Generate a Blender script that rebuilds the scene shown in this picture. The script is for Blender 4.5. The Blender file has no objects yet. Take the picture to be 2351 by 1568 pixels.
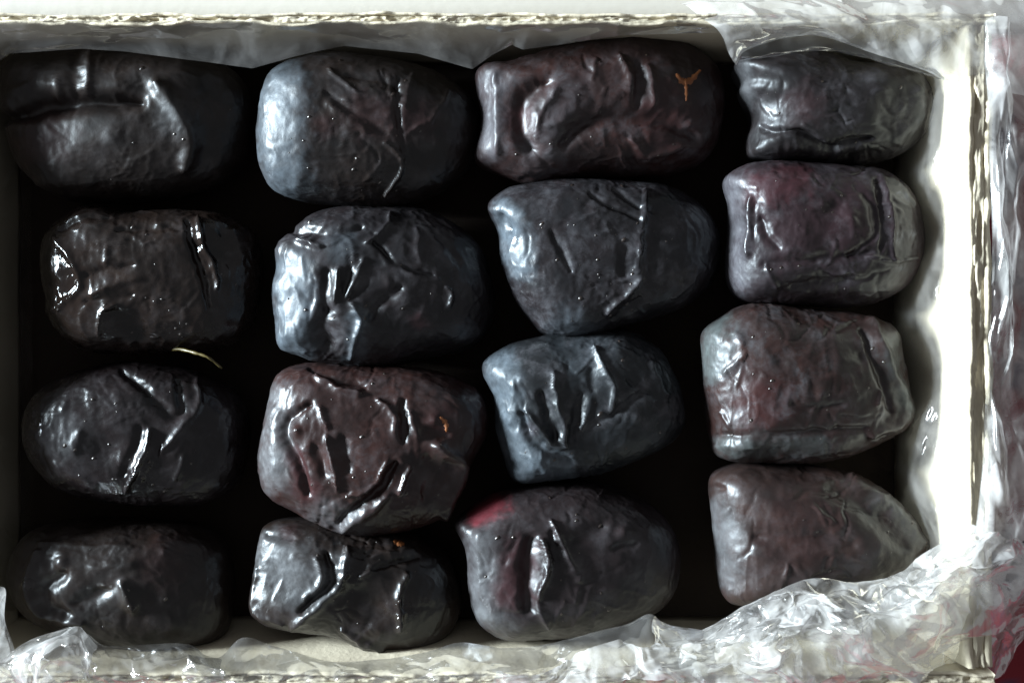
import bpy, bmesh, math, random
import numpy as np
from mathutils import Vector
from mathutils.bvhtree import BVHTree

# ------------------------------------------------------------------ camera, world, light, exposure
S = bpy.context.scene
COL = S.collection
CM = 0.01                       # everything below is thought in centimetres
D = 20.0                        # camera height over the rim of the box (cm)
PX = 130.0                      # picture units per cm at rim level; picture is 2351 x 1568 units
CX, CY = 1175.5, 784.0

cam_d = bpy.data.cameras.new('camera')
cam = bpy.data.objects.new('camera', cam_d); COL.objects.link(cam)
cam.location = (0, 0, D*CM)
cam_d.sensor_width = 36.0
cam_d.lens = 36.0*D/(2351/PX)
cam_d.clip_start = 0.005; cam_d.clip_end = 20
S.camera = cam

w = bpy.data.worlds.new('World'); S.world = w; w.use_nodes = True
bg = w.node_tree.nodes['Background']
bg.inputs['Color'].default_value = (0.97, 0.97, 1.0, 1); bg.inputs['Strength'].default_value = 0.19

ELEV = math.radians(17.0)       # the window stands to the left, low
DIST = 1.6
ld = bpy.data.lights.new('window_light', 'AREA'); ld.shape = 'RECTANGLE'
ld.size = 0.46; ld.size_y = 0.36; ld.energy = 122; ld.color = (0.84, 0.945, 1.0)
lo = bpy.data.objects.new('window_light', ld); COL.objects.link(lo)
lo.location = (-DIST*math.cos(ELEV), 0.30, DIST*math.sin(ELEV))
lo.rotation_euler = (Vector((0, 0, -0.01))-Vector(lo.location)).to_track_quat('-Z', 'Y').to_euler()

S.view_settings.view_transform = 'Standard'; S.view_settings.look = 'None'
S.view_settings.exposure = 0.2; S.view_settings.gamma = 1.0
S.render.engine = 'CYCLES'
S.cycles.max_bounces = 10; S.cycles.transparent_max_bounces = 24
S.cycles.caustics_reflective = False; S.cycles.caustics_refractive = False
try: S.cycles.use_denoising = True
except Exception: pass

# ------------------------------------------------------------------ helpers
def W(px, py, z):               # picture units + height (cm) -> world cm
    k = (D-z)/D/PX
    return np.array([(px-CX)*k, (CY-py)*k, z])
def proj(P):                    # world cm (n,3) -> picture units (n,2)
    k = PX*D/(D-P[:, 2])
    return np.stack([CX+P[:, 0]*k, CY-P[:, 1]*k], 1)

def tag(o, label=None, cat=None, group=None, kind=None):
    if label: o['label'] = label
    if cat: o['category'] = cat
    if group: o['group'] = group
    if kind: o['kind'] = kind
    return o
def empty(name, loc=(0, 0, 0)):
    o = bpy.data.objects.new(name, None); COL.objects.link(o)
    o.location = [c*CM for c in loc]; o.empty_display_size = 0.01
    return o
def mesh_obj(name, V, F, mat, parent=None, smooth=True):
    """V in cm, world; the object sits at its parent's origin."""
    V = np.asarray(V, float)*CM
    if parent is not None: 
        p = parent
        while p is not None:
            V = V-np.array(p.location); p = p.parent
    me = bpy.data.meshes.new(name)
    me.from_pydata(V.tolist(), [], F if isinstance(F, list) else F.tolist())
    me.update()
    if smooth: me.polygons.foreach_set('use_smooth', [True]*len(me.polygons))
    o = bpy.data.objects.new(name, me); COL.objects.link(o)
    if mat: me.materials.append(mat)
    if parent is not None: o.parent = parent
    return o

# numpy gradient-free value noise -------------------------------------------------
def _hash(ix, iy, iz, seed):
    h = (ix*374761393+iy*668265263+iz*1274126177+seed*974634777) & 0xFFFFFFFF
    h = ((h ^ (h >> 13))*1274126177) & 0xFFFFFFFF
    h = ((h ^ (h >> 16))*2246822519) & 0xFFFFFFFF
    return ((h ^ (h >> 15)) & 0xFFFFFF)/float(0xFFFFFF)*2-1
def vnoise(P, seed=0):
    P = np.asarray(P, float)
    I = np.floor(P).astype(np.int64); f = P-I
    f = f*f*f*(f*(f*6-15)+10)
    r = 0
    for dx in (0, 1):
        for dy in (0, 1):
            for dz in (0, 1):
                wgt = (f[:, 0] if dx else 1-f[:, 0])*(f[:, 1] if dy else 1-f[:, 1])*(f[:, 2] if dz else 1-f[:, 2])
                r = r+wgt*_hash(I[:, 0]+dx, I[:, 1]+dy, I[:, 2]+dz, seed)
    return r
def fbm(P, seed=0, oct=3):
    r = 0; a = 1.0
    P = np.asarray(P, float)
    for i in range(oct):
        r = r+a*vnoise(P*2.03**i+17.3*i, seed+i*31); a *= 0.5
    return r
def sstep(a, b, x):
    t = np.clip((x-a)/(b-a), 0, 1); return t*t*(3-2*t)
def polydist(Q, pts):
    """distance of points Q (n,2) from a polyline, and the 0..1 position along it"""
    pts = np.asarray(pts, float); best = np.full(len(Q), 1e9); tt = np.zeros(len(Q))
    if len(pts) == 1:
        return np.hypot(*(Q-pts[0]).T), tt+0.5
    L = np.hypot(*np.diff(pts, axis=0).T); cum = np.concatenate([[0], np.cumsum(L)]); T = cum[-1]
    for i in range(len(pts)-1):
        a, b = pts[i], pts[i+1]; ab = b-a
        t = np.clip(((Q-a)@ab)/max(ab@ab, 1e-9), 0, 1)
        d = np.hypot(*(Q-(a+t[:, None]*ab)).T)
        m = d < best; best[m] = d[m]; tt[m] = (cum[i]+t[m]*L[i])/T
    return best, tt
def smooth_poly(pts, n=4):
    """Catmull-Rom through an open polyline"""
    p = np.asarray(pts, float)
    if len(p) < 3: return p
    q = np.vstack([2*p[0]-p[1], p, 2*p[-1]-p[-2]]); out = []
    for i in range(1, len(q)-2):
        for t in np.arange(n)/n:
            out.append(0.5*((2*q[i])+(-q[i-1]+q[i+1])*t+(2*q[i-1]-5*q[i]+4*q[i+1]-q[i+2])*t*t+(-q[i-1]+3*q[i]-3*q[i+1]+q[i+2])*t**3))
    out.append(q[-2]); return np.array(out)

# ------------------------------------------------------------------ materials
def new_mat(name):
    m = bpy.data.materials.new(name); m.use_nodes = True
    nt = m.node_tree; nt.nodes.clear()
    out = nt.nodes.new('ShaderNodeOutputMaterial')
    return m, nt, out
def N(nt, t, **kw):
    n = nt.nodes.new(t)
    for k, v in kw.items():
        if k in n.inputs: n.inputs[k].default_value = v
        else: setattr(n, k, v)
    return n
def ramp(nt, src, a, b, ca=(0, 0, 0, 1), cb=(1, 1, 1, 1)):
    r = nt.nodes.new('ShaderNodeValToRGB'); r.color_ramp.elements[0].position = a; r.color_ramp.elements[1].position = b
    r.color_ramp.elements[0].color = ca; r.color_ramp.elements[1].color = cb
    nt.links.new(src, r.inputs[0]); return r.outputs[0]
def mixc(nt, fac, a, b):
    m = nt.nodes.new('ShaderNodeMix'); m.data_type = 'RGBA'
    for sock, v in ((m.inputs[0], fac), (m.inputs[6], a), (m.inputs[7], b)):
        if hasattr(v, 'links') or hasattr(v, 'is_linked'): nt.links.new(v, sock)
        else: sock.default_value = v
    return m.outputs[2]
def mth(nt, op, a, b=None, clamp=False):
    m = nt.nodes.new('ShaderNodeMath'); m.operation = op; m.use_clamp = clamp
    for i, v in enumerate((a, b)):
        if v is None: continue
        if hasattr(v, 'is_linked'): nt.links.new(v, m.inputs[i])
        else: m.inputs[i].default_value = v
    return m.outputs[0]
def noise(nt, vec, scale, detail=4, rough=0.55, dist=0.0):
    n = N(nt, 'ShaderNodeTexNoise', Scale=scale, Detail=detail, Roughness=rough, Distortion=dist)
    nt.links.new(vec, n.inputs['Vector']); return n.outputs[0]

def date_material(name, seed, brown, bloom_sheen_c, rough, bloomk):
    m, nt, out = new_mat(name)
    L = nt.links.new
    tc = N(nt, 'ShaderNodeTexCoord')
    mp = N(nt, 'ShaderNodeMapping'); mp.inputs['Location'].default_value = (seed*1.37, seed*0.71, seed*2.11)
    L(tc.outputs['Object'], mp.inputs['Vector']); v = mp.outputs[0]
    at = N(nt, 'ShaderNodeAttribute'); at.attribute_name = 'skin'
    sp = N(nt, 'ShaderNodeSeparateColor'); L(at.outputs['Color'], sp.inputs[0])
    a_bloom_sheen, a_red, a_gloss = sp.outputs
    n1 = noise(nt, v, 130, 5, 0.62, 0.6)
    n2 = noise(nt, v, 420, 5, 0.65, 0.3)
    n3 = noise(nt, v, 1500, 3, 0.6)
    blot = ramp(nt, n1, 0.35, 0.66)
    fleck = ramp(nt, n2, 0.46, 0.70)
    c0 = mixc(nt, blot, tuple(b*0.6 for b in brown)+(1,), tuple(b*1.5 for b in brown)+(1,))
    # waxy bloom, rubbed off in places, then window highlight painted on left ends
    n4 = noise(nt, v, 260, 6, 0.72, 0.4)
    fl = mth(nt, 'MULTIPLY', mth(nt, 'MULTIPLY', ramp(nt, n4, 0.46, 0.64), ramp(nt, n1, 0.40, 0.60)), min(1.0, bloomk*1.9), True)
    c0 = mixc(nt, fl, c0, (0.056, 0.054, 0.060, 1))
    bloom_sheen = mth(nt, 'MULTIPLY', a_bloom_sheen, mth(nt, 'ADD', 0.35, mth(nt, 'ADD', mth(nt, 'MULTIPLY', ramp(nt, n4, 0.3, 0.66), 0.5), mth(nt, 'MULTIPLY', fleck, 0.25))), True)
    c1 = mixc(nt, bloom_sheen, c0, bloom_sheen_c+(1,))
    rd = mth(nt, 'MULTIPLY', a_red, mth(nt, 'ADD', 0.55, mth(nt, 'MULTIPLY', n2, 0.75)), True)
    c2 = mixc(nt, rd, c1, (0.17, 0.026, 0.036, 1))
    p = N(nt, 'ShaderNodeBsdfPrincipled')
    L(c2, p.inputs['Base Color'])
    r0 = mth(nt, 'ADD', rough-0.17, mth(nt, 'MULTIPLY', n2, 0.20))
    r1 = mth(nt, 'ADD', r0, mth(nt, 'MULTIPLY', bloom_sheen, 0.11))
    r2 = mth(nt, 'SUBTRACT', r1, mth(nt, 'MULTIPLY', a_gloss, 0.24), True)
    L(r2, p.inputs['Roughness'])
    p.inputs['IOR'].default_value = 1.46
    p.inputs['Specular Tint'].default_value = (0.88, 0.95, 1.0, 1)
    # thin sticky syrup film in patches
    ct = mth(nt, 'MULTIPLY', ramp(nt, noise(nt, v, 260, 4, 0.6), 0.52, 0.64), mth(nt, 'ADD', 0.10, mth(nt, 'MULTIPLY', a_gloss, 0.8)), True)
    L(ct, p.inputs['Coat Weight']); p.inputs['Coat Roughness'].default_value = 0.16
    b1 = N(nt, 'ShaderNodeBump', Strength=0.22, Distance=0.00025); L(n2, b1.inputs['Height'])
    b2 = N(nt, 'ShaderNodeBump', Strength=0.25, Distance=0.00010); L(n3, b2.inputs['Height']); L(b1.outputs[0], b2.inputs['Normal'])
    L(b2.outputs[0], p.inputs['Normal'])
    L(p.outputs[0], out.inputs[0])
    return m

def board_material(name, col, dark, rough=0.85, fibre=1.0):
    m, nt, out = new_mat(name); L = nt.links.new
    tc = N(nt, 'ShaderNodeTexCoord'); v = tc.outputs['Object']
    n1 = noise(nt, v, 70, 5, 0.6); n2 = noise(nt, v, 900, 4, 0.7); n3 = noise(nt, v, 260, 4, 0.6, 1.0)
    c = mixc(nt, ramp(nt, n1, 0.35, 0.7), col+(1,), tuple(a*0.8+b*0.2 for a, b in zip(col, dark))+(1,))
    c = mixc(nt, mth(nt, 'MULTIPLY', ramp(nt, n3, 0.60, 0.72), 0.45*fibre), c, dark+(1,))
    p = N(nt, 'ShaderNodeBsdfPrincipled', Roughness=rough); L(c, p.inputs['Base Color'])
    p.inputs['Specular IOR Level'].default_value = 0.25
    b = N(nt, 'ShaderNodeBump', Strength=0.5*fibre, Distance=0.0003); L(n2, b.inputs['Height']); L(b.outputs[0], p.inputs['Normal'])
    L(p.outputs[0], out.inputs[0]); return m

def film_material(name, haze, gloss, rough=0.12, tint=(0.97, 0.975, 0.97)):
    m, nt, out = new_mat(name); L = nt.links.new
    tc = N(nt, 'ShaderNodeTexCoord'); v = tc.outputs['Object']
    tr = N(nt, 'ShaderNodeBsdfTransparent'); tr.inputs[0].default_value = tint+(1,)
    gl = N(nt, 'ShaderNodeBsdfGlossy', Roughness=rough); gl.inputs[0].default_value = (1, 1, 1, 1)
    df = N(nt, 'ShaderNodeBsdfDiffuse'); df.inputs[0].default_value = (0.92, 0.92, 0.92, 1)
    tl = N(nt, 'ShaderNodeBsdfTranslucent'); tl.inputs[0].default_value = (0.92, 0.92, 0.92, 1)
    dt = N(nt, 'ShaderNodeMixShader'); dt.inputs[0].default_value = 0.5; L(df.outputs[0], dt.inputs[1]); L(tl.outputs[0], dt.inputs[2])
    n1 = noise(nt, v, 120, 4, 0.6, 0.8); n2 = noise(nt, v, 1100, 3, 0.6)
    b = N(nt, 'ShaderNodeBump', Strength=0.25, Distance=0.0004); L(noise(nt, v, 330, 3, 0.5, 0.5), b.inputs['Height'])
    L(b.outputs[0], gl.inputs['Normal'])
    hz = mth(nt, 'MULTIPLY', haze, mth(nt, 'ADD', 0.25, mth(nt, 'MULTIPLY', ramp(nt, n1, 0.32, 0.66), 1.4)), True)
    lw = N(nt, 'ShaderNodeLayerWeight', Blend=0.35)
    hz = mth(nt, 'ADD', hz, mth(nt, 'MULTIPLY', lw.outputs['Facing'], haze*0.6), True)
    m1 = N(nt, 'ShaderNodeMixShader'); L(hz, m1.inputs[0]); L(tr.outputs[0], m1.inputs[1]); L(dt.outputs[0], m1.inputs[2])
    fr = N(nt, 'ShaderNodeFresnel', IOR=1.5); 
    g = mth(nt, 'ADD', gloss, mth(nt, 'MULTIPLY', fr.outputs[0], 0.45), True)
    m2 = N(nt, 'ShaderNodeMixShader'); L(g, m2.inputs[0]); L(m1.outputs[0], m2.inputs[1]); L(gl.outputs[0], m2.inputs[2])
    L(m2.outputs[0], out.inputs[0]); return m

M_liner = board_material('board_liner', (0.64, 0.58, 0.45), (0.42, 0.35, 0.23), fibre=0.8)
M_flute = board_material('board_fluting', (0.56, 0.51, 0.40), (0.30, 0.25, 0.17))
M_base_shade = board_material('board_base_shade', (0.022, 0.015, 0.011), (0.010, 0.006, 0.004))  # near black: shade of the gaps put into the floor colour
M_film_clear = film_material('film_clear', 0.06, 0.015, 0.16)
M_film_mid = film_material('film_cloudy', 0.10, 0.02, 0.16)
M_film_skirt = film_material('film_skirt', 0.46, 0.03, 0.16)
M_film_haze = film_material('film_crumpled', 0.44, 0.025, 0.10)

def cloth_material():
    m, nt, out = new_mat('table_cloth'); L = nt.links.new
    tc = N(nt, 'ShaderNodeTexCoord'); v = tc.outputs['Object']
    n1 = noise(nt, v, 38, 3, 0.5); n2 = noise(nt, v, 1600, 2, 0.5)
    sep = N(nt, 'ShaderNodeSeparateXYZ'); L(v, sep.inputs[0])
    c = mixc(nt, ramp(nt, n1, 0.54, 0.60), (0.20, 0.010, 0.020, 1), (0.035, 0.030, 0.075, 1))
    p = N(nt, 'ShaderNodeBsdfPrincipled', Roughness=0.8); L(c, p.inputs['Base Color'])
    b = N(nt, 'ShaderNodeBump', Strength=0.4, Distance=0.0004); L(n2, b.inputs['Height']); L(b.outputs[0], p.inputs['Normal'])
    L(p.outputs[0], out.inputs[0]); return m
M_cloth = cloth_material()
def card_material():
    m, nt, out = new_mat('white_card'); L = nt.links.new
    tc = N(nt, 'ShaderNodeTexCoord'); v = tc.outputs['Object']
    c = mixc(nt, noise(nt, v, 25, 4, 0.6), (0.52, 0.50, 0.455, 1), (0.57, 0.55, 0.505, 1))
    p = N(nt, 'ShaderNodeBsdfPrincipled', Roughness=0.75); L(c, p.inputs['Base Color'])
    b = N(nt, 'ShaderNodeBump', Strength=0.15, Distance=0.0003); L(noise(nt, v, 500, 3, 0.5), b.inputs['Height']); L(b.outputs[0], p.inputs['Normal'])
    L(p.outputs[0], out.inputs[0]); return m
M_card = card_material()
def simple(name, col, rough, spec=0.5):
    m, nt, out = new_mat(name)
    p = N(nt, 'ShaderNodeBsdfPrincipled', Roughness=rough); p.inputs['Base Color'].default_value = col+(1,)
    p.inputs['Specular IOR Level'].default_value = spec
    tc = N(nt, 'ShaderNodeTexCoord'); b = N(nt, 'ShaderNodeBump', Strength=0.3, Distance=0.0002)
    nt.links.new(noise(nt, tc.outputs['Object'], 900, 3), b.inputs['Height']); nt.links.new(b.outputs[0], p.inputs['Normal'])
    nt.links.new(p.outputs[0], out.inputs[0]); return m
M_flesh = simple('torn_flesh', (0.24, 0.085, 0.028), 0.5)
M_stem = simple('dry_stalk', (0.085, 0.066, 0.020), 0.4)
M_glint = simple('glint_bead', (0.012, 0.006, 0.004), 0.36, 1.0)  # for the bumps added as glints on the skin

# ------------------------------------------------------------------ setting: table cloth, white card
ZF = -2.95                       # inside floor of the box
def slab(name, x0, x1, y0, y1, z0, z1, mat, parent=None, n=1):
    V = [(x, y, z) for z in (z0, z1) for y in (y0, y1) for x in (x0, x1)]
    F = [(0, 2, 3, 1), (4, 5, 7, 6), (0, 1, 5, 4), (2, 6, 7, 3), (0, 4, 6, 2), (1, 3, 7, 5)]
    return mesh_obj(name, V, F, mat, parent, smooth=False)
def heightsheet(name, x0, x1, y0, y1, nx, ny, zf, mat, parent=None, thick=None):
    X, Y = np.meshgrid(np.linspace(x0, x1, nx), np.linspace(y0, y1, ny))
    P = np.stack([X.ravel(), Y.ravel(), np.zeros(nx*ny)], 1); P[:, 2] = zf(P)
    i = np.arange(nx*ny).reshape(ny, nx)
    F = np.stack([i[:-1, :-1].ravel(), i[:-1, 1:].ravel(), i[1:, 1:].ravel(), i[1:, :-1].ravel()], 1)
    if thick:
        Q = P.copy(); Q[:, 2] -= thick; n = nx*ny
        rim = np.concatenate([i[0, :], i[1:, -1], i[-1, -2::-1], i[-2:0:-1, 0]])
        r2 = np.roll(rim, -1)
        F = np.vstack([F, F[:, ::-1]+n, np.stack([rim, rim+n, r2+n, r2], 1)]); P = np.vstack([P, Q])
    return mesh_obj(name, P, F, mat, parent)
table = heightsheet('tabletop', -60, 60, -60, 60, 240, 240, lambda P: ZF-0.28+0.05*fbm(P*0.35, 3, 3), M_cloth)
tag(table, 'dark red cloth covered tabletop under the box', kind='structure')
card = heightsheet('white_card', -26, 24, 6.35, 30, 60, 30, lambda P: ZF-0.10+0.03*fbm(P*0.12, 8, 2), M_card, thick=0.06)
tag(card, 'plain cream white card lying flat beyond the upper edge of the box', 'card')

# ------------------------------------------------------------------ the cardboard box
XL, XR, YT, YB = -9.95, 8.04, 5.60, -5.76
box = empty('cardboard_box', (0, 0, ZF-0.12))
tag(box, 'shallow pale cardboard box with torn corrugated rim, packed with dark dates', 'box')
slab('base', XL-0.2, XR+0.55, YB-0.25, YT+0.25, ZF-0.12, ZF, M_base_shade, box)

def thick_sheet(name, pos, ns, nz, thick, nrm, mat, parent, seed, rag=0.03, lump=0.02, ztop=0.0, zbot=ZF+0.002, lean=0.0, pf=3.6, pd=0.16):
    """a standing board: pos(s)->xy on one face, grown by `thick` along nrm; its top edge is ragged"""
    s = np.linspace(0, 1, ns); xy = np.array([pos(a) for a in s]); nrm = np.array(nrm, float)
    t = np.concatenate([np.linspace(0, 0.8, nz-5), np.linspace(0.86, 1, 5)])
    V = []; pits = False
    top = ztop+rag*fbm(np.stack([xy[:, 0]*2.2, xy[:, 1]*2.2, xy[:, 0]*0+seed], 1), seed, 4)
    if pits: top = top-pd*sstep(0.12, 0.5, fbm(np.stack([xy[:, 0]*pf, xy[:, 1]*pf, xy[:, 0]*0+seed+.5], 1), seed+9, 3))
    for face in (0, 1):
        for j in range(nz):
            z = zbot+(top-zbot)*t[j]
            P = np.stack([xy[:, 0]+nrm[0]*thick*face, xy[:, 1]+nrm[1]*thick*face, z+0*s], 1)
            k = lump*(0.35+0.65*t[j]**6)
            d = k*fbm(np.stack([P[:, 0]*1.3, P[:, 1]*1.3, P[:, 2]*1.3+seed*7], 1), seed+5, 4)
            d = d+lean*t[j]
            P[:, 0] += nrm[0]*d; P[:, 1] += nrm[1]*d
            V.append(P)
    V = np.vstack(V); i = np.arange(2*nz*ns).reshape(2, nz, ns); F = []
    for face in (0, 1):
        q = np.stack([i[face, :-1, :-1].ravel(), i[face, :-1, 1:].ravel(), i[face, 1:, 1:].ravel(), i[face, 1:, :-1].ravel()], 1)
        F.append(q if face == 0 else q[:, ::-1])
    for a, b in ((i[0, -1], i[1, -1]), (i[1, 0], i[0, 0])):
        F.append(np.stack([a[:-1], a[1:], b[1:], b[:-1]], 1))
    for a, b in ((i[1, :, 0], i[0, :, 0]), (i[0, :, -1], i[1, :, -1])):
        F.append(np.stack([a[:-1], a[1:], b[1:], b[:-1]], 1))
    return mesh_obj(name, V, np.vstack(F), mat, parent)

def rim_core(p0, p1, n, o0, o1, parent, seed, lean, pf, pd):
    """crushed fluting between two liners: a solid core whose upper face is torn, with open cells"""
    ns, nc = 900, 9; Ln = np.hypot(*(p1-p0)); d = (p1-p0)/Ln
    A, C = np.meshgrid(np.linspace(0, Ln, ns), np.linspace(0, 1, nc)); A = A.ravel(); C = C.ravel()
    q = np.c_[A*pf, C*(o1-o0)*9, np.full(len(A), seed*1.3)]
    z = -0.035+0.035*fbm(q*1.9, seed, 3)
    cells = sstep(0.05, 0.45, vnoise(q*np.array([1.0, 0.8, 1]), seed+3)+0.35*vnoise(q*2.7, seed+4))
    gate = sstep(-0.35, 0.25, fbm(np.c_[A*0.45, A*0, A*0+seed*.7], seed+5, 2))
    z -= pd*cells*(0.3+0.7*gate)*np.sin(np.pi*np.clip(C*0.9+0.05, 0, 1))
    o = o0+(o1-o0)*C+lean*1.0
    P = np.c_[p0[0]+d[0]*A+n[0]*o, p0[1]+d[1]*A+n[1]*o, z]
    B = np.c_[p0[0]+d[0]*A+n[0]*(o0+(o1-o0)*C), p0[1]+d[1]*A+n[1]*(o0+(o1-o0)*C), np.full(len(A), ZF+0.002)]
    i = np.arange(ns*nc).reshape(nc, ns); m = ns*nc
    F = np.stack([i[:-1, :-1].ravel(), i[:-1, 1:].ravel(), i[1:, 1:].ravel(), i[1:, :-1].ravel()], 1)
    rim = np.concatenate([i[0, :], i[1:, -1], i[-1, -2::-1], i[-2:0:-1, 0]]); r2 = np.roll(rim, -1)
    F = np.vstack([F, F[:, ::-1]+m, np.stack([rim, rim+m, r2+m, r2], 1)])
    return mesh_obj('fluting', np.vstack([P, B]), F, M_flute, parent)

def wall(p0, p1, nrm, plies, seed, flute_amp, wave, ns=420, tops=None, lean=0.0, fth=0.05, tl=0.045, pf=3.4, pd=0.14):
    """one side of the box: liners with wavy fluting between them. plies = number of liners"""
    p0 = np.array(p0, float); p1 = np.array(p1, float); n = np.array(nrm, float); Ln = np.hypot(*(p1-p0))
    off = 0.0; first = None
    for k in range(plies):
        f = lambda a, o=off: p0+(p1-p0)*a+n*o
        o = thick_sheet('side_wall' if first is None else ('outer_liner' if k == plies-1 else 'middle_liner'), f, ns, 14, tl, nrm, M_liner,
                        box if first is None else first, seed+k*3, rag=0.05, lump=0.035, ztop=(tops or [0]*9)[k], lean=lean)
        if first is None: first = o
        off += tl
        if k < plies-1:
            gap = flute_amp*2
            rim_core(p0, p1, n, off+0.003, off+gap-0.003, first, seed+50+k, lean, pf, pd)
            off += gap
    return first
wall((XL-0.2, YT), (XR+0.5, YT), (0, 1), 2, 11, 0.05, 0.30, fth=0.075)
wall((XR-.3, YB), (XR-.3, YT), (1, 0), 2, 23, 0.10, 0.9, tops=[0, -0.04], tl=0.12, pf=1.3, pd=0.26, lean=0.3)
wall((XL-0.2, YB+.2), (XR+0.5, YB+.2), (0, -1), 2, 37, 0.06, 0.34, lean=0.3, fth=0.09)
wall((XL, YB), (XL, YT), (-1, 0), 2, 41, 0.06, 0.34, ns=200, tops=[-1.1, -1.05])

# ------------------------------------------------------------------ dates
K8, K9, K96 = 0.30332, 0.34727, 0.36657
FR = {'F1': (0, 0, K8), 'F2': (554.9, 0, K8), 'F3': (1070.1, 0, K8), 'F4': (1625, 0, K9),
      'F5': (0, 436, K8), 'F6': (554.9, 436, K8), 'F7': (1070.1, 380.5, K8), 'F8': (1585.4, 340.9, K96),
      'G1': (0, 792.7, K8), 'G2': (554.9, 792.7, K8), 'G3': (1070.1, 713.4, K8), 'G4': (1585.4, 673.8, K96),
      'G5': (0, 1092.3, K8), 'G6': (554.9, 1092.3, K8), 'G7': (1030.5, 1092.3, K8), 'G8': (1585.4, 993.3, K96)}
def T(fr, pts):
    ox, oy, k = FR[fr]; return np.array([(ox+x*k, oy+y*k) for x, y in pts])

_ico = None
def ico():
    global _ico
    if _ico is None:
        bm = bmesh.new(); bmesh.ops.create_icosphere(bm, subdivisions=7, radius=1)
        bm.verts.ensure_lookup_table()
        v = np.array([x.co[:] for x in bm.verts]); f = np.array([[a.index for a in p.verts] for p in bm.faces]); bm.free()
        _ico = (v/np.linalg.norm(v, axis=1)[:, None], f)
    return _ico
def normals(V, F):
    n = np.cross(V[F[:, 1]]-V[F[:, 0]], V[F[:, 2]]-V[F[:, 0]]); vn = np.zeros_like(V)
    for k in range(3): np.add.at(vn, F[:, k], n)
    return vn/np.maximum(np.linalg.norm(vn, axis=1), 1e-12)[:, None]

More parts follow.
